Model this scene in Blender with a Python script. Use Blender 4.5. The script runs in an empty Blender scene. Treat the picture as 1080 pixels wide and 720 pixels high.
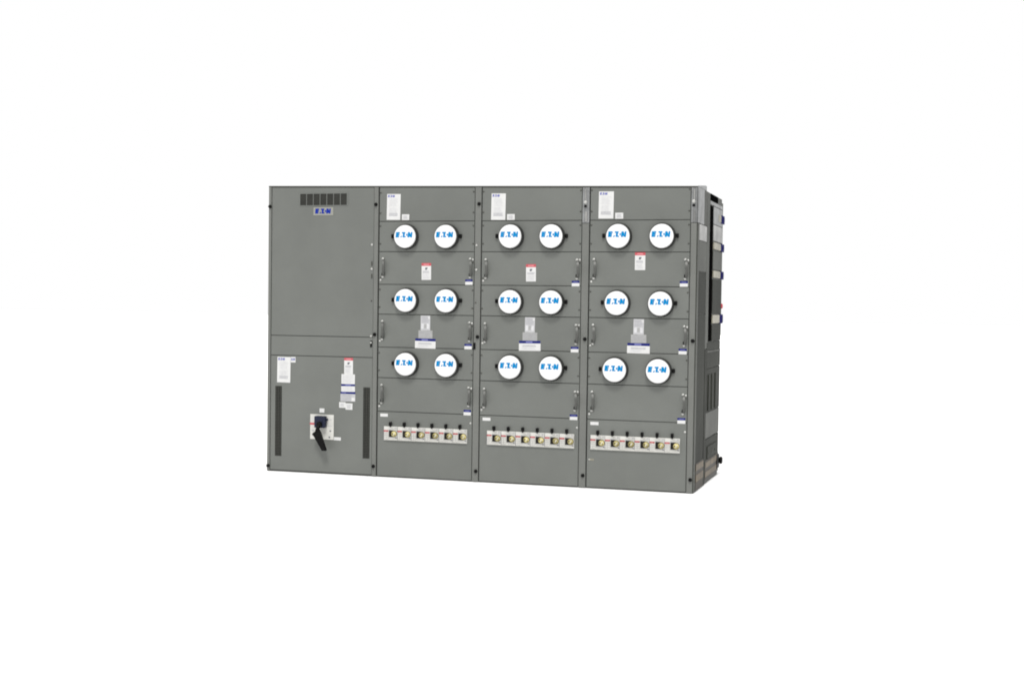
import bpy, bmesh, math, random
from mathutils import Vector, Matrix
random.seed(7)
sc = bpy.context.scene
C = sc.collection
PI = math.pi

# ------------------------------------------------------------------ materials
def mat(name, col, rough=.5, metal=0.0, noise=0.0, nscale=6.0, bump=0.0, bscale=400.0, spec=.4, var=0.0):
    m = bpy.data.materials.new(name); m.use_nodes = True
    nt = m.node_tree; b = nt.nodes['Principled BSDF']
    b.inputs['Roughness'].default_value = rough
    b.inputs['Metallic'].default_value = metal
    b.inputs['Specular IOR Level'].default_value = spec
    b.inputs['Base Color'].default_value = (*col, 1)
    geo = nt.nodes.new('ShaderNodeNewGeometry')
    if noise or var:
        no = nt.nodes.new('ShaderNodeTexNoise'); no.inputs['Scale'].default_value = nscale
        no.inputs['Detail'].default_value = 5; no.inputs['Roughness'].default_value = .6
        nt.links.new(geo.outputs['Position'], no.inputs['Vector'])
        mr = nt.nodes.new('ShaderNodeMapRange')
        mr.inputs['From Min'].default_value = .3; mr.inputs['From Max'].default_value = .7
        mr.inputs['To Min'].default_value = 1 - noise; mr.inputs['To Max'].default_value = 1 + noise
        nt.links.new(no.outputs['Fac'], mr.inputs['Value'])
        val = mr.outputs['Result']
        if var:                                  # each sheet of metal differs by a hair
            oi = nt.nodes.new('ShaderNodeObjectInfo')
            m2 = nt.nodes.new('ShaderNodeMapRange')
            m2.inputs['To Min'].default_value = 1 - var; m2.inputs['To Max'].default_value = 1 + var
            nt.links.new(oi.outputs['Random'], m2.inputs['Value'])
            mu = nt.nodes.new('ShaderNodeMath'); mu.operation = 'MULTIPLY'
            nt.links.new(val, mu.inputs[0]); nt.links.new(m2.outputs['Result'], mu.inputs[1])
            val = mu.outputs['Value']
        mx = nt.nodes.new('ShaderNodeVectorMath'); mx.operation = 'SCALE'
        mx.inputs[0].default_value = col
        nt.links.new(val, mx.inputs['Scale'])
        nt.links.new(mx.outputs['Vector'], b.inputs['Base Color'])
    if bump:
        n2 = nt.nodes.new('ShaderNodeTexNoise'); n2.inputs['Scale'].default_value = bscale
        n2.inputs['Detail'].default_value = 2
        nt.links.new(geo.outputs['Position'], n2.inputs['Vector'])
        n3 = nt.nodes.new('ShaderNodeTexNoise'); n3.inputs['Scale'].default_value = 2.2
        nt.links.new(geo.outputs['Position'], n3.inputs['Vector'])
        ad = nt.nodes.new('ShaderNodeMath'); ad.operation = 'MULTIPLY_ADD'; ad.inputs[1].default_value = .06
        nt.links.new(n2.outputs['Fac'], ad.inputs[0]); nt.links.new(n3.outputs['Fac'], ad.inputs[2])
        bp = nt.nodes.new('ShaderNodeBump'); bp.inputs['Strength'].default_value = bump
        bp.inputs['Distance'].default_value = .02
        nt.links.new(ad.outputs['Value'], bp.inputs['Height'])
        nt.links.new(bp.outputs['Normal'], b.inputs['Normal'])
    return m

GREY   = mat('grey_enamel',      (.126,.132,.122), .40, 0, .07, 2.2, .35, 350, .38, .03)
POST   = mat('post_enamel',      (.130,.134,.124), .42, 0, .06, 5, .3, 350, .4, .03)
SHELL  = mat('shell_enamel',     (.075,.077,.071), .6, 0, .08, 5, 0, 0, .2)
GRIP   = mat('handle_enamel',   (.072,.074,.068), .40, .1, .1, 9, 0, 0, .4)
TRIM   = mat('dark_trim_enamel', (.055,.055,.048), .6, 0, .1, 8, 0, 0, .2)
SIDE   = mat('side_enamel_shaded',      (.028,.030,.025), .6, 0, .28, 3.0, .25, 300, .06, .10)  # darker than the front enamel: the end wall's shade is put into the colour
SIDELT = mat('side_enamel_shaded_pale', (.055,.058,.050), .5, 0, .25, 3.5, .25, 300, .12, .10)  # paler step of the same painted-in shade
GALV   = mat('galvanised_steel', (.21,.215,.215), .40, .45, .35, 9, .2, 120, .45)
BRIGHT = mat('bright_steel',     (.46,.46,.44), .30, .4, .15, 12, 0, 0, .45)
SILV   = mat('silver_sheet_and_sheen',     (.26,.26,.25), .34, .2, .5, 5.5, .2, 120, .4)  # steel on the brackets, a painted bright reflection on the end wall
BROWN  = mat('painted_reflection_brown', (.030,.025,.017), .5, 0, .30, 6, 0, 0, .15)  # brown reflection on the end wall, put into the colour
BLACK  = mat('black_plastic',    (.004,.004,.004), .5, 0, .2, 20, 0, 0, .10)
SLOT   = mat('vent_dark',        (.012,.012,.011), .8, 0, .2, 20, 0, 0, .1)
VOID   = mat('cable_slot_black', (.003,.003,.003), 1, 0, .2, 20, 0, 0, 0)
VENT   = mat('vent_mesh_grey',   (.046,.047,.042), .7, 0, .1, 12, 0, 0, .1)
RIM    = mat('meter_ring_grey',  (.032,.033,.031), .42, .1, .1, 10, 0, 0, .25)
GLASS  = mat('meter_cover_white',(.70,.70,.70), .35, 0, .01, 8, 0, 0, .3)
PAPER  = mat('sticker_white',    (.565,.565,.56), .55, 0, .03, 15, 0, 0, .2)
PAPER2 = mat('sticker_pale_grey',(.40,.40,.41), .55, 0, .08, 40, 0, 0, .25)
PAPER3 = mat('sticker_grey',     (.30,.30,.295), .55, 0, .10, 40, 0, 0, .25)
INK    = mat('ink_grey',         (.36,.36,.38), .7, 0, .1, 60, 0, 0, .1)
INKD   = mat('ink_dark',         (.12,.12,.14), .7, 0, .1, 60, 0, 0, .1)
INKL   = mat('ink_light',        (.52,.52,.53), .7, 0, .1, 60, 0, 0, .1)
RED    = mat('safety_red',       (.44,.085,.10), .6, 0, .08, 40, 0, 0, .1)
PINK   = mat('red_lettering',    (.62,.24,.26), .55, 0, .08, 40, 0, 0, .2)
NAVY   = mat('label_navy',       (.010,.015,.125), .6, 0, .08, 30, 0, 0, .08)
NAVYL  = mat('label_navy_text',  (.13,.14,.34), .6, 0, .08, 30, 0, 0, .1)
LOGO   = mat('logo_blue',        (.0,.185,.43), .6, 0, .03, 30, 0, 0, .06)
LOGOD  = mat('logo_dark_blue',   (.006,.022,.24), .6, 0, .05, 30, 0, 0, .08)
LOGOP  = mat('logo_pale_blue',   (.13,.14,.36), .6, 0, .05, 30, 0, 0, .1)
PLATE  = mat('nameplate_silver', (.25,.25,.22), .42, .15, .06, 20, 0, 0, .4)
BRK    = mat('breaker_white',    (.53,.525,.495), .5, 0, .08, 25, 0, 0, .25)
BRKG   = mat('breaker_grey',     (.39,.385,.365), .5, 0, .12, 25, 0, 0, .2)
DIAL   = mat('breaker_dial_yellow',(.43,.38,.17), .5, 0, .5, 70, 0, 0, .2, .28)
DIALR  = mat('breaker_dial_olive',(.15,.12,.05), .45, 0, .3, 45, 0, 0, .3)
DARK   = mat('breaker_toggle_dark',(.012,.011,.009), .5, 0, .1, 25, 0, 0, .15)
HOUS   = mat('switch_navy_plastic',(.012,.015,.034), .42, 0, .15, 25, 0, 0, .2)
BLUEC  = mat('connector_blue',   (.003,.003,.075), .6, 0, .1, 25, 0, 0, .04)
BEIGE  = mat('strap_beige',      (.27,.255,.20), .42, .1, .25, 14, 0, 0, .3)
TAN    = mat('painted_reflection_tan',        (.105,.080,.048), .5, 0, .5, 8, 0, 0, .2)  # lighter bands of the painted brown reflection
WHITE  = mat('studio_white',     (.95,.95,.95), .9, 0, 0, 1, 0, 0, .1)

FLAG   = mat('trip_flag_red',    (.30,.055,.055), .6, 0, .15, 40, 0, 0, .1)

# ------------------------------------------------------------------ mesh helpers
class MB:
    """collects shapes, each with its own material, into one mesh"""
    def __init__(s): s.bm = bmesh.new(); s.ms = []
    def mi(s, m):
        if m not in s.ms: s.ms.append(m)
        return s.ms.index(m)
    def _mark(s, faces, m, smooth=False):
        i = s.mi(m)
        for f in faces: f.material_index = i; f.smooth = smooth
    def slab(s, q, y0, y1, m, bev=0.0):
        """q = 4 (x,z) corners seen from the front, counter-clockwise; y0 front, y1 back"""
        bm = s.bm
        a = [bm.verts.new((x, y0, z)) for x, z in q]; b = [bm.verts.new((x, y1, z)) for x, z in q]
        fs = [bm.faces.new(a), bm.faces.new(b[::-1])]
        n = len(q)
        for i in range(n):
            fs.append(bm.faces.new((a[i], b[i], b[(i+1) % n], a[(i+1) % n])))
        for f in fs: f.material_index = s.mi(m)
        if bev:
            es = list({e for f in fs[:1] for e in f.edges})
            r = bmesh.ops.bevel(bm, geom=es, offset=bev, segments=2, profile=.6, affect='EDGES')
            for f in r['faces']: f.material_index = s.mi(m)
        return s
    def box(s, x0, x1, y0, y1, z0, z1, m, bev=0.0):
        return s.slab([(x0, z0), (x1, z0), (x1, z1), (x0, z1)], y0, y1, m, bev)
    def rbox(s, x0, x1, y0, y1, z0, z1, m, bev):
        bm = s.bm
        r = bmesh.ops.create_cube(bm, size=1)
        vs = r['verts']
        for v in vs:
            v.co = Vector((x0 if v.co.x < 0 else x1, y0 if v.co.y < 0 else y1, z0 if v.co.z < 0 else z1))
        fs = {f for v in vs for f in v.link_faces}
        for f in fs: f.material_index = s.mi(m)
        es = list({e for f in fs for e in f.edges})
        r = bmesh.ops.bevel(bm, geom=es, offset=bev, segments=2, profile=.6, affect='EDGES')
        for f in r['faces']: f.material_index = s.mi(m)
        return s
    def lathe(s, prof, m, c=(0, 0, 0), axis='Y', seg=48, smooth=True):
        """prof = (radius, depth towards the viewer); axis Y = front, X = right"""
        bm = s.bm; rings = []
        for r, d in prof:
            ring = []
            if r < 1e-6:
                p = (0, -d, 0) if axis == 'Y' else (d, 0, 0)
                ring = [bm.verts.new(Vector(p) + Vector(c))]
            else:
                for k in range(seg):
                    t = 2*PI*k/seg
                    p = (r*math.cos(t), -d, r*math.sin(t)) if axis == 'Y' else (d, r*math.cos(t), r*math.sin(t))
                    ring.append(bm.verts.new(Vector(p) + Vector(c)))
            rings.append(ring)
        fs = []
        for a, b in zip(rings, rings[1:]):
            for k in range(seg):
                k2 = (k+1) % seg
                if len(b) == 1 and len(a) == 1: continue
                if len(b) == 1: fs.append(bm.faces.new((a[k], a[k2], b[0])))
                elif len(a) == 1: fs.append(bm.faces.new((a[0], b[k2], b[k])))
                else: fs.append(bm.faces.new((a[k], a[k2], b[k2], b[k])))
        s._mark(fs, m, smooth); return s
    def tube(s, pts, rad, m, seg=10):
        bm = s.bm; rings = []
        pts = [Vector(p) for p in pts]
        for i, p in enumerate(pts):
            d = (pts[min(i+1, len(pts)-1)] - pts[max(i-1, 0)]).normalized()
            u = d.cross(Vector((1, .013, 0))).normalized(); v = d.cross(u)
            r = rad[i] if isinstance(rad, (list, tuple)) else rad
            rings.append([bm.verts.new(p + r*(math.cos(2*PI*k/seg)*u + math.sin(2*PI*k/seg)*v)) for k in range(seg)])
        fs = []
        for a, b in zip(rings, rings[1:]):
            for k in range(seg): fs.append(bm.faces.new((a[k], a[(k+1) % seg], b[(k+1) % seg], b[k])))
        fs.append(bm.faces.new(rings[0][::-1])); fs.append(bm.faces.new(rings[-1]))
        s._mark(fs, m, True); return s
    def mesh(s, name):
        bmesh.ops.recalc_face_normals(s.bm, faces=s.bm.faces)
        me = bpy.data.meshes.new(name); s.bm.to_mesh(me); s.bm.free()
        for m in s.ms: me.materials.append(m)
        return me

def link(name, me, parent=None, loc=(0, 0, 0), rot=0):
    o = bpy.data.objects.new(name, me); C.objects.link(o)
    o.location = loc
    if rot: o.rotation_euler = (0, rot, 0)
    if parent: o.parent = parent
    return o
OFF = {}                                             # where each part's origin lies in its cabinet's frame
def put(name, mb, parent=None, loc=(0, 0, 0), label=None):
    me = mb.mesh(name); n = len(me.vertices)
    o = bpy.data.objects.new(name, me); C.objects.link(o)
    if parent is None:
        o.location = loc; return o
    xs = [v.co for v in me.vertices]
    mid = Vector([(min(p[i] for p in xs) + max(p[i] for p in xs))/2 for i in range(3)])
    me.transform(Matrix.Translation(-mid))
    at = mid + Vector(loc)
    o.parent = parent; OFF[o.name] = at
    o.location = at - OFF.get(parent.name, Vector((0, 0, 0)))
    if name.endswith('_label') or name.endswith('_tag'):
        o.rotation_euler = (0, math.radians(random.uniform(-.8, .8)), 0)
    if label: o['label'] = label
    return o
def thing(name, label, cat, loc, group=None):
    o = bpy.data.objects.new(name, None); C.objects.link(o)
    o.empty_display_size = .2; o.location = loc; o['label'] = label; o['category'] = cat
    if group: o['group'] = group
    return o

# ------------------------------------------------------------------ company wordmark (polygons, unit width, height .27)
def wordmark(mb, x, z, w, y, m, h=None, gap=0):
    H = (h or .285*w); th = .0010
    def P(pts): mb.slab([(x + px*w, z + pz*H) for px, pz in pts], y - th, y, m)
    # E : a heavy stem and three bars
    P([(0,0),(.125,0),(.155,1),(.03,1)])
    P([(.1252,0),(.205,0),(.214,.30),(.1342,.30)])
    P([(.1360,.36),(.222,.36),(.230,.66),(.1450,.66)])
    P([(.1470,.72),(.250,.72),(.260,1),(.1552,1)])
    # A : only its low left foot stands apart from the T
    P([(.272,0),(.350,0),(.385,.27),(.335,.32)])
    # T
    P([(.375,.72),(.575,.72),(.585,1),(.365,1)])
    P([(.415,.0),(.530,.0),(.550,.717),(.440,.717)])
    P([(.5305,0),(.610,0),(.590,.22),(.5362,.22)])
    # O : a small dot at mid height
    P([(.612,.48),(.655,.30),(.700,.30),(.700,.68),(.655,.68)])
    # N
    P([(.703,0),(.815,0),(.845,1),(.733,1)])
    P([(.822,.22),(.882,.0),(.892,.62),(.842,.95)])
    P([(.8825,0),(.975,0),(1.0,1),(.912,1)])

# ------------------------------------------------------------------ shared meshes
_cache = {}
def cached(key, fn):
    if key not in _cache: _cache[key] = fn()
    return _cache[key]

def m_ring():
    return MB().lathe([(.100, 0), (.101, .012), (.0975, .016), (.0960, .019), (.0960, .038), (.0945, .042), (.086, .042)], RIM).mesh('meter_ring')
def m_cover():
    return MB().lathe([(.0895, .036), (.0895, .048), (.0885, .0520), (.085, .0545), (.078, .0560), (.05, .0572), (0, .0575)], GLASS, seg=64).mesh('meter_cover')
def m_logo():
    mb = MB(); wordmark(mb, -.071, -.0195, .142, -.0577, LOGO, .042); return mb.mesh('logo')
def m_seal():
    return MB().rbox(-.010, .010, -.020, .004, -.016, .016, BLACK, .005).lathe([(.006, .018), (.006, .024), (0, .024)], BLACK, seg=12).mesh('seal_knob')
def m_bolt():
    return MB().lathe([(.0155, 0), (.0155, .004), (.0125, .006), (.0120, .014), (.009, .017), (0, .017)], BLACK, seg=6, smooth=False).mesh('bolt')
def m_screw():
    return MB().lathe([(.009, 0), (.009, .003), (.006, .006), (0, .007)], BRIGHT, seg=14).mesh('screw')
def m_screwd():
    return MB().lathe([(.0058, 0), (.0058, .003), (.004, .0045), (0, .005)], TRIM, seg=14).mesh('screw')
def m_grip():
    """bent strap pull: a flat bar bowed out and leaning to the right between its two feet"""
    mb = MB(); bm = mb.bm; rings = []
    n = 16
    for k in range(n + 1):
        t = k/n; s = math.sin(PI*t)**.6
        z = .068 - .136*t
        cx, cy = .002 + .014*s, -.004 - .034*s
        w = .0060 + .0035*s; th = .0045
        rings.append([bm.verts.new(p) for p in ((cx - w, cy - th, z), (cx + w, cy - th + .004*s, z), (cx + w, cy + th + .004*s, z), (cx - w, cy + th, z))])
    fs = []
    for a, b in zip(rings, rings[1:]):
        for k in range(4): fs.append(bm.faces.new((a[k], a[(k+1) % 4], b[(k+1) % 4], b[k])))
    fs += [bm.faces.new(rings[0][::-1]), bm.faces.new(rings[-1])]
    mb._mark(fs, GRIP)
    return mb.mesh('grip')
def m_hbolt():
    return MB().lathe([(.010, 0), (.010, .006), (.007, .009), (0, .010)], BRIGHT, seg=14).mesh('mounting_bolt')
def m_foot():
    return MB().rbox(-.008, .008, -.016, .001, -.011, .011, BLACK, .003).mesh('handle_foot')

def handle(parent, x, z):
    h = link('door_handle', cached('grip', m_grip), parent, (x, 0, z))
    for s in (1, -1):
        b = link('mounting_bolt', cached('hb', m_hbolt), h, (-.001, 0, s*.071))
    link('handle_foot', cached('foot', m_foot), h, (0, 0, -.052))
    return h

def meter(parent, x, z, side):
    r = link('meter', cached('ring', m_ring), parent, (x, 0, z))
    c = link('meter_cover', cached('cover', m_cover), r)
    link('logo', cached('logo', m_logo), r, (-.003, 0, .012))
    link('seal_knob', cached('seal', m_seal), r, (side*.115 - .003, 0, .004))
    return r

# stickers -----------------------------------------------------------
def lines(mb, x0, x1, z0, z1, n, y, m, fill=.45, rag=.3):
    p = (z1 - z0)/n
    for k in range(n):
        zz = z1 - (k + .5)*p
        x2 = x1 - (x1 - x0)*rag*random.random()
        mb.box(x0, x2, y - .0006, y, zz - p*fill/2, zz + p*fill/2, m)
SY = -.0016
def doc_label(parent, x0, x1, z0, z1):
    mb = MB(); mb.box(x0, x1, SY, 0, z0, z1, PAPER)
    w = x1 - x0; h = z1 - z0
    wordmark(mb, x0 + .07*w, z1 - .125*h, .50*w, SY - .0004, LOGOP, .085*h)
    lines(mb, x0 + .18*w, x1 - .18*w, z0 + .52*h, z0 + .82*h, 6, SY - .0004, INKL, .35)
    lines(mb, x0 + .18*w, x1 - .16*w, z0 + .28*h, z0 + .48*h, 4, SY - .0004, INKL, .4)
    lines(mb, x0 + .16*w, x1 - .16*w, z0 + .14*h, z0 + .27*h, 3, SY - .0004, INK, .55, .1)
    return put('instruction_label', mb, parent)
def small_label(parent, x0, x1, z0, z1, name='rating_label', ink=INK):
    mb = MB(); mb.box(x0, x1, SY, 0, z0, z1, PAPER); w = x1 - x0; h = z1 - z0
    if ink: lines(mb, x0 + .2*w, x1 - .2*w, z0 + .2*h, z0 + .8*h, 3, SY - .0004, ink, .4, .15)
    return put(name, mb, parent)
def danger_label(parent, x0, x1, z0, z1, head=.17):
    mb = MB(); w = x1 - x0; h = z1 - z0; zc = z1 - head*h
    mb.box(x0, x1, SY, 0, z0, zc, PAPER); mb.box(x0, x1, SY, 0, zc + .0002, z1, RED)
    # header lettering, too small to read in the photograph, as a paler band
    lines(mb, x0 + .22*w, x1 - .22*w, zc + .3*head*h, z1 - .3*head*h, 1, SY - .0004, PINK, .8, 0)
    # lightning-hand pictogram
    px, pz = (x0 + x1)/2, z0 + .66*h
    mb.slab([(px - .010, pz - .008), (px + .004, pz - .008), (px + .012, pz + .009), (px - .008, pz + .009)], SY - .001, SY, INKD)
    lines(mb, x0 + .12*w, x1 - .12*w, z0 + .40*h, z0 + .54*h, 2, SY - .0004, INK, .55, .15)
    lines(mb, x0 + .14*w, x1 - .14*w, z0 + .07*h, z0 + .36*h, 5, SY - .0004, INKL, .5)
    return put('danger_label', mb, parent)
def number_tag(parent, x0, x1, z0, z1):
    mb = MB(); h = z1 - z0; zc = z0 + .58*h
    mb.box(x0, x1, SY, 0, z0, zc, PAPER); mb.box(x0, x1, SY, 0, zc + .0002, z1, NAVY)
    mb.box(x0 + .2*(x1 - x0), x1 - .2*(x1 - x0), SY - .0006, SY, zc + .15*h, zc + .26*h, NAVYL)
    return put('number_tag', mb, parent)
def door_stack(parent, x, z):
    """three stickers one under the other: pale grey, grey, wide white one with a navy band"""
    mb = MB(); mb.box(x - .040, x + .040, SY, 0, z, z + .116, PAPER2)
    lines(mb, x - .032, x + .030, z + .06, z + .108, 5, SY - .0004, INK, .4)
    mb.box(x - .034, x - .014, SY - .0006, SY, z + .012, z + .052, INKL)
    mb.box(x + .012, x + .032, SY - .0006, SY, z + .012, z + .052, INKL)
    mb.box(x - .010, x + .008, SY - .0006, SY, z + .018, z + .048, PAPER3)
    mb.box(x + .020, x + .036, SY - .0006, SY, z + .090, z + .110, PAPER)
    put('wiring_label', mb, parent)
    mb = MB(); mb.box(x - .058, x + .060, SY, 0, z - .064, z - .0005, PAPER3)
    lines(mb, x - .050, x + .050, z - .060, z - .006, 6, SY - .0004, INK, .35, .1)
    put('rating_label', mb, parent)
    mb = MB(); mb.box(x - .086, x + .087, SY, 0, z - .142, z - .0850, PAPER)
    mb.box(x - .084, x + .086, SY, 0, z - .0848, z - .0652, NAVY)
    mb.box(x - .030, x + .022, SY - .0006, SY, z - .0815, z - .0685, NAVYL)
    lines(mb, x - .058, x + .058, z - .112, z - .096, 2, SY - .0004, INK, .5, .1)
    lines(mb, x - .060, x + .050, z - .130, z - .116, 2, SY - .0004, INKL, .4, .3)
    put('information_label', mb, parent)

# breakers -----------------------------------------------------------
BW = .1168
def m_brk():
    mb = MB(); mb.rbox(0, BW - .0010, -.013, .002, 0, .110, BRK, .003)
    mb.rbox(.043, .1145, -.0150, -.012, .014, .090, BRKG, .002)               # raised face plate round the mechanism
    mb.box(.004, .040, -.0142, -.013, .010, .060, BRKG)
    for k in range(3): mb.box(.007, .036, -.0148, -.0142, .015 + .015*k, .0215 + .015*k, BRK)
    mb.box(.018, .024, -.0152, -.0149, .015, .052, BRKG)
    mb.box(.090, .112, -.0142, -.013, .094, .106, BRKG); mb.box(.062, .084, -.0142, -.013, .094, .106, BRKG)
    mb.box(.096, .106, -.0148, -.0142, .097, .103, INK)
    mb.box(.003, .112, -.0138, -.013, .003, .0060, BRKG)
    mb.box(.046, .058, -.0156, -.0150, .080, .087, INK); mb.box(.100, .112, -.0156, -.0150, .018, .025, INKD)
    mb.box(.0005, .0022, -.0136, -.013, .004, .106, INKD)                     # joint to the neighbour
    return mb.mesh('breaker')
def m_tog():
    return MB().rbox(.046, .086, -.018, -.012, .027, .080, DARK, .003).rbox(.053, .064, -.024, -.016, .040, .064, DARK, .003).mesh('toggle')
def m_dial():
    mb = MB().lathe([(.0245, .012), (.0245, .0195), (.0225, .0205), (.0205, .0205)], DIALR, (.090, 0, .053), seg=24)
    mb.lathe([(.0204, .0200), (.0195, .0215), (0, .0215)], DIAL, (.090, 0, .053), seg=24)
    mb.slab([(.084, .045), (.089, .043), (.100, .060), (.096, .064)], -.0240, -.0210, BRK)
    mb.slab([(.093, .036), (.106, .044), (.102, .049), (.091, .041)], -.0222, -.0210, DIALR)
    mb.box(.0745, .0805, -.0228, -.0210, .048, .060, DARK)
    return mb.mesh('rating_dial')
def m_flag():
    return MB().box(.002, .040, -.0152, -.0128, .068, .080, FLAG).box(.008, .034, -.0158, -.0152, .0725, .0755, PINK).mesh('trip_flag')
def m_hasp():
    return MB().rbox(.047, .067, -.026, .002, .116, .146, BLACK, .004).rbox(.053, .061, -.020, .002, .106, .118, BLACK, .002).mesh('lock_hasp')
def breaker(parent, x, z):
    b = link('breaker', cached('brk', m_brk), parent, (x, 0, z))
    link('toggle', cached('tog', m_tog), b); link('rating_dial', cached('dial', m_dial), b)
    link('trip_flag', cached('flag', m_flag), b); link('lock_hasp', cached('hasp', m_hasp), b)

# ------------------------------------------------------------------ cabinets
def top(x): return 2.328 - .0130*x
DEPTH = 1.27
G = .0026
ZL = [2.034, 1.795, 1.536, 1.299, 1.037, .794, .526]
BEV = .0025

def shell(root, X0, x0, x1):
    mb = MB()
    mb.slab([(x0 + .001 - X0, .002), (x1 - .001 - X0, .002), (x1 - .001 - X0, top(x1) - .002), (x0 + .001 - X0, top(x0) - .002)], .011, DEPTH, SHELL)
    put('housing', mb, root)
    mb = MB()
    mb.slab([(x0 - X0, top(x0) - .010), (x1 - X0, top(x1) - .010), (x1 - X0, top(x1)), (x0 - X0, top(x0))], -.003, .0105, TRIM, .0015)
    put('top_rail', mb, root)
def post(root, X0, x0, x1, zt=None):
    mb = MB()
    z0, z1 = (top(x0) - .0105, top(x1) - .0105) if zt is None else (zt, zt)
    mb.slab([(x0 - X0, .004), (x1 - X0, .004), (x1 - X0, z1), (x0 - X0, z0)], -.006, .0105, POST, .004)
    return put('corner_post', mb, root)
def panel(root, X0, x0, x1, z0, z1, name='panel', m=GREY, slope=False):
    za, zb = (top(x0) - .013, top(x1) - .013) if slope else (z1 - G, z1 - G)
    lo = z0 + G
    mb = MB(); mb.slab([(x0 - X0, lo), (x1 - X0, lo), (x1 - X0, zb), (x0 - X0, za)], 0, .0105, m, BEV)
    return put(name, mb, root)
def bolts(root, X0, x, zs, y=-.006):
    for z in zs: link('bolt', cached('bolt', m_bolt), root, (x - X0, y, z))

# ---- tall disconnect cabinet at the left
r1 = thing('disconnect_cabinet', 'tall grey cabinet at the left end with black rotary disconnect handle and louvred vent', 'cabinet', (0, 0, 0))
X0 = 0
shell(r1, 0, 0, .968)
post(r1, 0, .002, .026)
post(r1, 0, .930, .966)
panel(r1, 0, .029, .927, 1.113, 0, 'upper_door', slope=True)
panel(r1, 0, .029, .927, .951, 1.113, 'cross_panel')
panel(r1, 0, .029, .927, .012, .951, 'lower_door')
bolts(r1, 0, .945, (2.168, 1.136, .083)); bolts(r1, 0, .014, (2.160, .045))
for z, k in ((1.850, 0), (1.657, 0), (1.404, 1), (1.122, 0)):
    link('screw', cached('scd', m_screwd) if k else cached('sc', m_screw), r1, (.912, 0, z))
put('door_latch', MB().rbox(-.008, .008, -.008, .002, -.026, .026, BLACK, .004).lathe([(.007, .008), (.006, .011), (0, .011)], BRIGHT, (0, 0, .010), seg=12), r1, (.914, 0, 1.060))
for z in (1.70, 1.60): put('hinge_tab', MB().rbox(-.004, .004, -.005, .002, -.018, .018, TRIM, .0015), r1, (.913, 0, z))
# louvred vent under the top edge: frame with seven recessed cells
mb = MB(); vx0, vx1, vz0, vz1 = .279, .694, 2.168, 2.259
mb.box(vx0 - .006, vx1 + .006, -.0030, -.0004, vz0 - .006, vz0, GREY); mb.box(vx0 - .006, vx1 + .006, -.0030, -.0004, vz1, vz1 + .006, GREY)
cw = (vx1 - vx0)/7
for k in range(8):
    bx = vx0 + k*cw
    mb.box(bx - (.006 if k == 0 else .0024), bx + (.006 if k == 7 else .0024), -.0030, -.0004, vz0 + .0002, vz1 - .0002, GREY)
v = put('vent', mb, r1)
for k in range(7):
    mb = MB(); a, b = vx0 + k*cw + .0026, vx0 + (k+1)*cw - .0026
    mb.box(a, b, -.0009, -.0003, vz0, vz1, SLOT)
    for j in range(6):
        xx = a + (j + .5)*(b - a)/6
        mb.box(xx - .0027, xx + .0027, -.0022, -.0009, vz0 + .004, vz1 - .004, VENT)
    put('vent_cell', mb, v)
npl = put('nameplate', MB().box(.400, .574, -.0030, 0, 2.086, 2.150, PLATE, .001), r1)
mb = MB(); wordmark(mb, .415, 2.100, .138, -.0034, LOGOD, .040); put('logo', mb, npl)
# slim ventilation grilles on the lower door
for gx0, gx1, gz0, gz1 in ((.072, .130, .128, .700), (.850, .908, .142, .712)):
    mb = MB(); mb.box(gx0, gx1, -.0012, -.0003, gz0, gz1, SLOT)
    n = 46; p = (gz1 - gz0)/n
    for k in range(n):
        for c in range(3):
            xx = gx0 + (c + .5)*(gx1 - gx0)/3
            mb.box(xx - .0080, xx + .0080, -.0026, -.0012, gz0 + (k + .16)*p, gz0 + (k + .84)*p, VENT)
    put('vent_grille', mb, r1)
doc_label(r1, .088, .206, .730, .938)
mb = MB(); mb.box(.209, .251, SY, 0, .895, .940, PAPER); wordmark(mb, .214, .912, .032, SY - .0004, LOGOP, .018); put('rating_label', mb, r1)
danger_label(r1, .682, .758, .8135, .944, .16)
mb = MB(); mb.box(.659, .776, SY, 0, .7335, .8130, PAPER); lines(mb, .670, .764, .742, .806, 6, SY - .0004, INKL, .4); put('instruction_label', mb, r1)
mb = MB(); mb.box(.658, .777, SY, 0, .7165, .7330, NAVY); mb.box(.693, .742, SY - .0006, SY, .7200, .7290, NAVYL)
mb.box(.658, .777, SY, 0, .6720, .7163, PAPER); lines(mb, .668, .766, .680, .710, 3, SY - .0004, INKL, .4); put('information_label', mb, r1)
mb = MB(); mb.box(.652, .781, SY, 0, .6545, .6715, NAVY); wordmark(mb, .664, .6590, .034, SY - .0004, NAVYL, .009)
mb.box(.652, .781, SY, 0, .5945, .6543, PAPER2); lines(mb, .660, .752, .600, .650, 5, SY - .0004, INK, .4, .1)
mb.box(.748, .777, SY - .0010, SY, .5965, .6250, PAPER); put('information_label', mb, r1)
small_label(r1, .641, .697, .5420, .5870); small_label(r1, .6975, .757, .5280, .5790)
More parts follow.
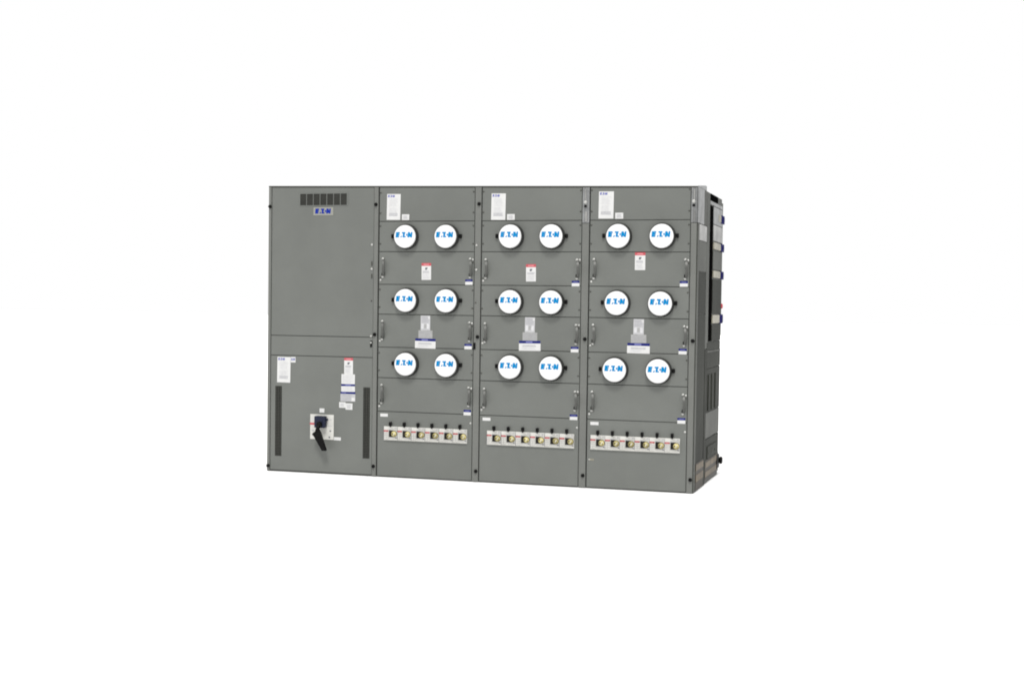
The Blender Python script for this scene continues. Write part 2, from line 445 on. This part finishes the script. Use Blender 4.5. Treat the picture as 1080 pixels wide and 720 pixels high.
# rotary disconnect switch
sw = put('disconnect_switch', MB().box(.388, .595, -.004, 0, .279, .481, BRK, .0015)
         .box(.540, .582, -.0046, -.0040, .388, .392, INK).box(.540, .582, -.0046, -.0040, .440, .444, INK)
         .box(.545, .578, -.0046, -.0040, .412, .416, INKL).box(.400, .425, -.0046, -.0040, .345, .352, INK)
         .box(.560, .574, -.0048, -.0040, .344, .355, INKD).box(.552, .566, -.0048, -.0040, .292, .306, INKD)
         .box(.404, .424, -.0046, -.0040, .300, .306, INKL).box(.402, .428, -.0046, -.0040, .440, .446, INKL), r1)
put('position_flag', MB().box(.386, .434, -.0052, -.0035, .396, .411, RED), sw)
mb = MB(); mb.rbox(.443, .537, -.050, -.003, .376, .470, HOUS, .008); mb.rbox(.537, .548, -.030, -.004, .432, .450, HOUS, .003)
mb.rbox(.462, .520, -.053, -.049, .428, .458, HOUS, .0015)
put('switch_housing', mb, sw)
mb = MB(); mb.lathe([(.022, .045), (.022, .072), (.018, .076), (0, .076)], BLACK, (.494, 0, .404), seg=24)
mb.tube([(.494, -.066, .404), (.486, -.072, .372), (.481, -.074, .344)], [.014, .015, .017], BLACK, 12)
mb.slab([(.470, .352), (.442, .330), (.446, .318), (.470, .306), (.529, .196), (.560, .196), (.562, .206), (.514, .338), (.498, .366)], -.088, -.058, BLACK, .007)
put('switch_handle', mb, sw, label='black lever handle hanging down to the lower right')
small_label(r1, .469, .511, .496, .530, 'indicator_label', None)
small_label(r1, .598, .658, .277, .302, 'indicator_label', None)

# ---- the three meter cabinets
def meter_cabinet(label, bx0, bx1, px0, px1, q0, q1, dx, dz, bolt_zs, danger_z, bracket, loc):
    root = thing('meter_cabinet', label, 'cabinet', (loc, 0, 0), 'meter cabinets standing side by side')
    X0 = loc
    shell(root, X0, bx0, bx1)
    post(root, X0, q0, q1, 2.010 if bracket else None)
    panel(root, X0, px0, px1, ZL[0], 0, 'header_panel', slope=True)
    for i in range(3):
        za, zb, zc = ZL[2*i], ZL[2*i+1], ZL[2*i+2]
        panel(root, X0, px0, px1, zb, za, 'meter_panel')
        d = panel(root, X0, px0, px1, zc, zb, 'compartment_door')
    panel(root, X0, px0, px1, .008, ZL[6], 'breaker_panel')
    hx0, hx1 = px0 + .034 - X0, px1 - .030 - X0
    tags = (1.538, 1.036, .520)
    for i, (hz, mz) in enumerate(((1.668, 1.912), (1.172, 1.410), (.664, .907))):
        handle(root, hx0, hz + dz); handle(root, hx1, hz + dz)
        # door latches by the handles and sheet-edge screws
        link('screw', cached('sc', m_screw), root, (hx1 + .020, 0, hz + .066))
        link('screw', cached('scd', m_screwd), root, (hx1 + .021, 0, hz + .044))
        link('screw', cached('scd', m_screwd), root, (hx0 - .022, 0, hz - .078))
        link('screw', cached('sc', m_screw), root, (hx0 - .020, 0, hz - .098 if i != 1 else hz - .085))
        mp = meter_x[label]
        meter(root, mp[0] + mp[2][i] - X0, mz, -1); meter(root, mp[1] + mp[2][i] - X0, mz, 1)
        number_tag(root, px1 - .070 - X0, px1 - .010 - X0, tags[i] + dz, tags[i] + .042 + dz)
        for s in (px0 + .009, px1 - .009):
            link('screw', cached('scd', m_screwd), root, (s - X0, 0, mz + .085))
            link('screw', cached('scd', m_screwd), root, (s - X0, 0, mz - .055))
    for s in (px0 + .009, px1 - .009):
        for z in (2.26, 2.10): link('screw', cached('scd', m_screwd), root, (s - X0, 0, z))
    link('screw', cached('sc', m_screw), root, (px1 - .012 - X0, 0, .458))
    ox = dx - X0
    od, om = {0: (0, 0), .863: (.870, .857), 1.690: (1.722, 1.707)}[dx]      # stickers sit a little differently on each cabinet
    od -= X0; om -= X0
    doc_label(root, 1.037 + od, 1.152 + od, 2.046 + dz*1.3, 2.250 + dz*1.3)
    small_label(root, 1.1655 + od, 1.227 + od, 2.044 + dz, 2.089 + dz)
    danger_label(root, 1.337 + om, 1.416 + om, danger_z, danger_z + .132)
    door_stack(root, 1.374 + om, 1.177)
    small_label(root, px0 + .024 - X0, px0 + .088 - X0, .484, .508, 'circuit_label', None)
    for k in range(6): breaker(root, 1.034 + ox + k*BW*(.975 if dx > 1.5 else 1), .298)
    bolts(root, X0, (q0 + q1)/2 + .007, bolt_zs)
    return root

L2 = 'grey meter cabinet directly right of the tall disconnect cabinet, six round white meter covers'
L3 = 'grey meter cabinet in the middle of the three meter cabinets, another on each side'
L4 = 'grey meter cabinet at the right end, side wall with blue connectors showing, highest danger label'
meter_x = {L2: (1.219, 1.557, (-.009, -.001, .005)), L3: (2.081, 2.407, (-.006, -.002, .004)), L4: (2.918, 3.249, (.002, -.001, -.009))}
c2 = meter_cabinet(L2, .970, 1.829, .975, 1.771, 1.777, 1.827, 0, 0, (2.165, 1.134, .086), 1.574, False, .970)
c3 = meter_cabinet(L3, 1.831, 2.690, 1.834, 2.628, 2.634, 2.688, .863, -.004, (1.134, .096), 1.568, True, 1.831)
c4 = meter_cabinet(L4, 2.692, 3.507, 2.696, 3.456, 3.462, 3.506, 1.690, 0, (1.137, .104), 1.660, True, 2.692)
# fastenings on the post of the second cabinet
for z in (1.845, 1.655): link('screw', cached('sc', m_screw), c2, (1.792 - .970, -.006, z))
link('screw', cached('scd', m_screwd), c2, (1.790 - .970, -.006, 1.400))
for rt, x in ((c2, 1.786 - .970),):
    put('door_latch', MB().rbox(-.008, .008, -.008, .002, -.026, .026, BLACK, .004), rt, (x, -.006, 1.062))
# galvanised lifting brackets at the heads of the last two posts
def bracket(root, X0, x0, x1):
    mb = MB(); z0 = 2.014
    zt = top(x1) - .0115
    mb.box(x0 - X0, x0 + .017 - X0, -.004, .0105, z0, zt, GALV, .001)
    mb.box(x0 + .0175 - X0, x1 - .012 - X0, -.001, .0105, z0, zt, GALV)
    mb.box(x1 - .0118 - X0, x1 - X0, -.007, .0105, z0, zt, GALV, .001)
    mb.box(x0 + .020 - X0, x1 - .016 - X0, -.006, -.001, z0 + .01, z0 + .085, SILV, .001)
    mb.box(x0 + .019 - X0, x0 + .026 - X0, -.005, -.001, z0 + .14, zt - .01, SILV, .001)
    b = put('lifting_bracket', mb, root)
    xx = (x0 + x1)/2 - .004 - X0
    put('bolt', MB().lathe([(.014, .001), (.014, .006), (.010, .008), (.009, .018), (0, .020)], BRIGHT, (xx, 0, 2.170), seg=6, smooth=False)
        .rbox(xx - .010, xx + .010, -.010, -.001, 2.132, 2.148, BLACK, .003), b)
bracket(c3, 1.831, 2.634, 2.688); bracket(c4, 2.692, 3.462, 3.506)
# a little tan tag at the foot of the last cabinet
put('wire_tag', MB().box(2.712 - 2.692, 2.752 - 2.692, -.002, 0, .214, .226, BEIGE).lathe([(.006, .0), (.006, .005), (0, .005)], BRIGHT, (2.716 - 2.692, 0, .220), seg=10), c4)

# ---- the open right side of the end cabinet (plane x = XS)
XS = 3.507 - 2.692
def side(name, y0, y1, z0, z1, m, t=.006, x=XS, bev=.0015, parent=c4, label=None):
    mb = MB(); bm = mb.bm
    r = bmesh.ops.create_cube(bm, size=1); i = mb.mi(m)
    for v_ in r['verts']:
        v_.co = Vector((x + .0003 if v_.co.x < 0 else x + t, y0 if v_.co.y < 0 else y1, z0 if v_.co.z < 0 else z1))
    if bev: bmesh.ops.bevel(bm, geom=list(bm.edges), offset=bev, segments=2, affect='EDGES')
    return put(name, mb, parent, label=label)
T4 = top(3.507)
side('end_post', -.003, .070, .004, 2.010, SIDELT, .007)
side('end_post', -.002, .070, 2.014, T4 - .004, GALV, .007)
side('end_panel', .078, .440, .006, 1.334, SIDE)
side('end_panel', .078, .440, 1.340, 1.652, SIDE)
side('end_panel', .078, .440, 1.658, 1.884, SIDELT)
side('end_panel', .078, .440, 1.890, 2.008, SILV)  # silver tone paints a bright reflection on the wall
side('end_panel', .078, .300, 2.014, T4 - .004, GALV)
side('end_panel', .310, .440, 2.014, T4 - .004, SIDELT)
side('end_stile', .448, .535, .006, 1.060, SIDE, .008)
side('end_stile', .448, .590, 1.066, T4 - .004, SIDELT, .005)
side('cable_slot', .596, .775, 1.120, 2.188, VOID, .0025, bev=0)
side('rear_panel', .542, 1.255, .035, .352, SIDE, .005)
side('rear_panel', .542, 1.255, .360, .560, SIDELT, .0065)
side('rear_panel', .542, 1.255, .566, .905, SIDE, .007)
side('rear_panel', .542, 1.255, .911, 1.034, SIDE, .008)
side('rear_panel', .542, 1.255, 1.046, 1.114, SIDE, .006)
side('rear_panel', .782, 1.262, 1.120, 1.252, SIDE, .007)
side('rear_panel', .782, 1.262, 1.338, 1.612, SIDE, .007)
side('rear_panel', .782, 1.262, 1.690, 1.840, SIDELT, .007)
side('rear_panel', .782, 1.262, 1.918, 2.045, SILV, .007)  # bright reflection near the back edge, painted in silver
side('rear_panel', .782, 1.262, 2.051, 2.188, GALV, .006)
side('rear_panel', .600, 1.262, 2.194, T4 - .060, GALV, .006)
side('seam_cap', .545, 1.262, 1.0345, 1.0455, SIDELT, .010, bev=0)
cp = side('cover_plate', .640, 1.120, .192, .290, SIDE, .012)
for yy, zz in ((.70, .235), (.86, .235), (1.04, .235)):
    put('screw', MB().lathe([(.012, 0), (.012, .003), (0, .004)], TRIM, (XS + .012, yy, zz), axis='X', seg=12), cp)
for yy in (.62, .80, .98):
    side('stiffening_rib', yy, yy + .05, .575, .860, SIDE, .0085, XS + .0068)
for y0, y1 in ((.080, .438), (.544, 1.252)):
    k = side('brown_reflection', y0, y1, .036 if y0 > .5 else .008, .216 if y0 < .5 else .186, BROWN, .003, XS + .0062 if y0 < .5 else XS + .0052)  # thin brown sheet paints a reflection low on the wall
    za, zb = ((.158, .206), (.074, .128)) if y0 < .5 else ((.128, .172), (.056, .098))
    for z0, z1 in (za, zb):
        side('tan_reflection', y0 + .004, y1 - .004, z0, z1, TAN, .0022, XS + .0092 if y0 < .5 else XS + .0082, .001, k)  # tan band within that painted reflection
# straps with a blue connector at the back edge
for k, (z0, z1) in enumerate(((2.078, 2.146), (1.847, 1.912), (1.620, 1.686), (1.256, 1.332))):
    s = side('cable_strap', (1.06 if k == 0 else .800), 1.190, z0 + .006, z1 - .004, BEIGE, .0095)
    mb = MB(); mb.rbox(XS + .001, XS + .015, 1.185, 1.338, z0, z1, BLUEC, .005); mb.rbox(XS + .004, XS + .020, 1.225, 1.310, z0 + .014, z1 - .014, BLUEC, .005)
    put('connector', mb, s)
# rear top lifting lug, hanging knob at the foot, red indicator
side('lifting_lug', .600, .980, 2.226, T4 - .006, VOID, .010)
mb = MB(); mb.rbox(XS + .001, XS + .016, 1.150, 1.270, .060, .172, BLACK, .006)
mb.lathe([(.020, .010), (.022, .016), (.030, .020), (.030, .034), (.024, .040), (0, .040)], BLACK, (XS, 1.275, .118), axis='X', seg=20)
put('latch_knob', mb, c4)
mb = MB(); mb.lathe([(.018, .004), (.022, .008), (.022, .012), (.014, .018), (0, .020)], RED, (XS, 1.285, 1.400), axis='X', seg=18)
put('indicator_lamp', mb, c4)
# raised flange along the front half of the end's top edge
mb = MB(); bm = mb.bm; ii = mb.mi(GALV); q = ((-.002, T4 - .003), (.400, T4 - .003), (.400, 2.314), (.330, 2.314), (-.002, T4 + .002))
va = [bm.verts.new((XS + .0012, y, z)) for y, z in q]; vb = [bm.verts.new((XS + .0060, y, z)) for y, z in q]
fs = [bm.faces.new(va), bm.faces.new(vb[::-1])] + [bm.faces.new((va[i], vb[i], vb[(i+1) % 5], va[(i+1) % 5])) for i in range(5)]
for f in fs: f.material_index = ii
put('top_flange', mb, c4)
# deeper upper back box, whose edge makes the outline at the right
mb = MB(); mb.slab([(.02, 1.16), (XS - .001, 1.16), (XS - .001, T4 - .030), (.02, T4 - .030)], DEPTH + .001, DEPTH + .070, SIDELT)
put('rear_box', mb, c4)

# ------------------------------------------------------------------ white studio ground
mb = MB(); bm = mb.bm; R_ = 120
vs = [bm.verts.new(p) for p in ((-R_, -R_, 0), (R_, -R_, 0), (R_, R_, 0), (-R_, R_, 0))]
f = bm.faces.new(vs); f.material_index = mb.mi(WHITE)
fl = put('floor', mb); fl['kind'] = 'structure'

# ------------------------------------------------------------------ light: white surround and one soft key lamp from the front
w = bpy.data.worlds.new('World'); sc.world = w; w.use_nodes = True
bg = w.node_tree.nodes['Background']; bg.inputs['Color'].default_value = (1, 1, 1, 1); bg.inputs['Strength'].default_value = 1.0
ld = bpy.data.lights.new('key_light', 'SUN'); ld.energy = 2.25; ld.angle = math.radians(14); ld.color = (1, .985, .96)
lo = bpy.data.objects.new('key_light', ld); C.objects.link(lo); lo.location = (4, -8, 9)
el, az = math.radians(55), math.radians(9)
d = Vector((-math.sin(az)*math.cos(el), math.cos(az)*math.cos(el), -math.sin(el)))
lo.rotation_euler = d.to_track_quat('-Z', 'Y').to_euler()

# ------------------------------------------------------------------ camera
cd = bpy.data.cameras.new('camera'); cam = bpy.data.objects.new('camera', cd); C.objects.link(cam)
cam.location = (5.1165, -9.988, 1.3827); cam.rotation_euler = (1.5375, -.0135, .3001)
cd.sensor_width = 36; cd.lens = 1424.6/1080*36
cd.shift_x = (540 - 532.34)/1080; cd.shift_y = (369.33 - 360)/1080
cd.clip_end = 500
sc.camera = cam
sc.render.engine = 'CYCLES'
sc.render.filter_size = 1.9
try: sc.cycles.filter_width = 1.9
except Exception: pass
sc.view_settings.view_transform = 'Standard'; sc.view_settings.look = 'None'
sc.view_settings.exposure = 0; sc.view_settings.gamma = 1
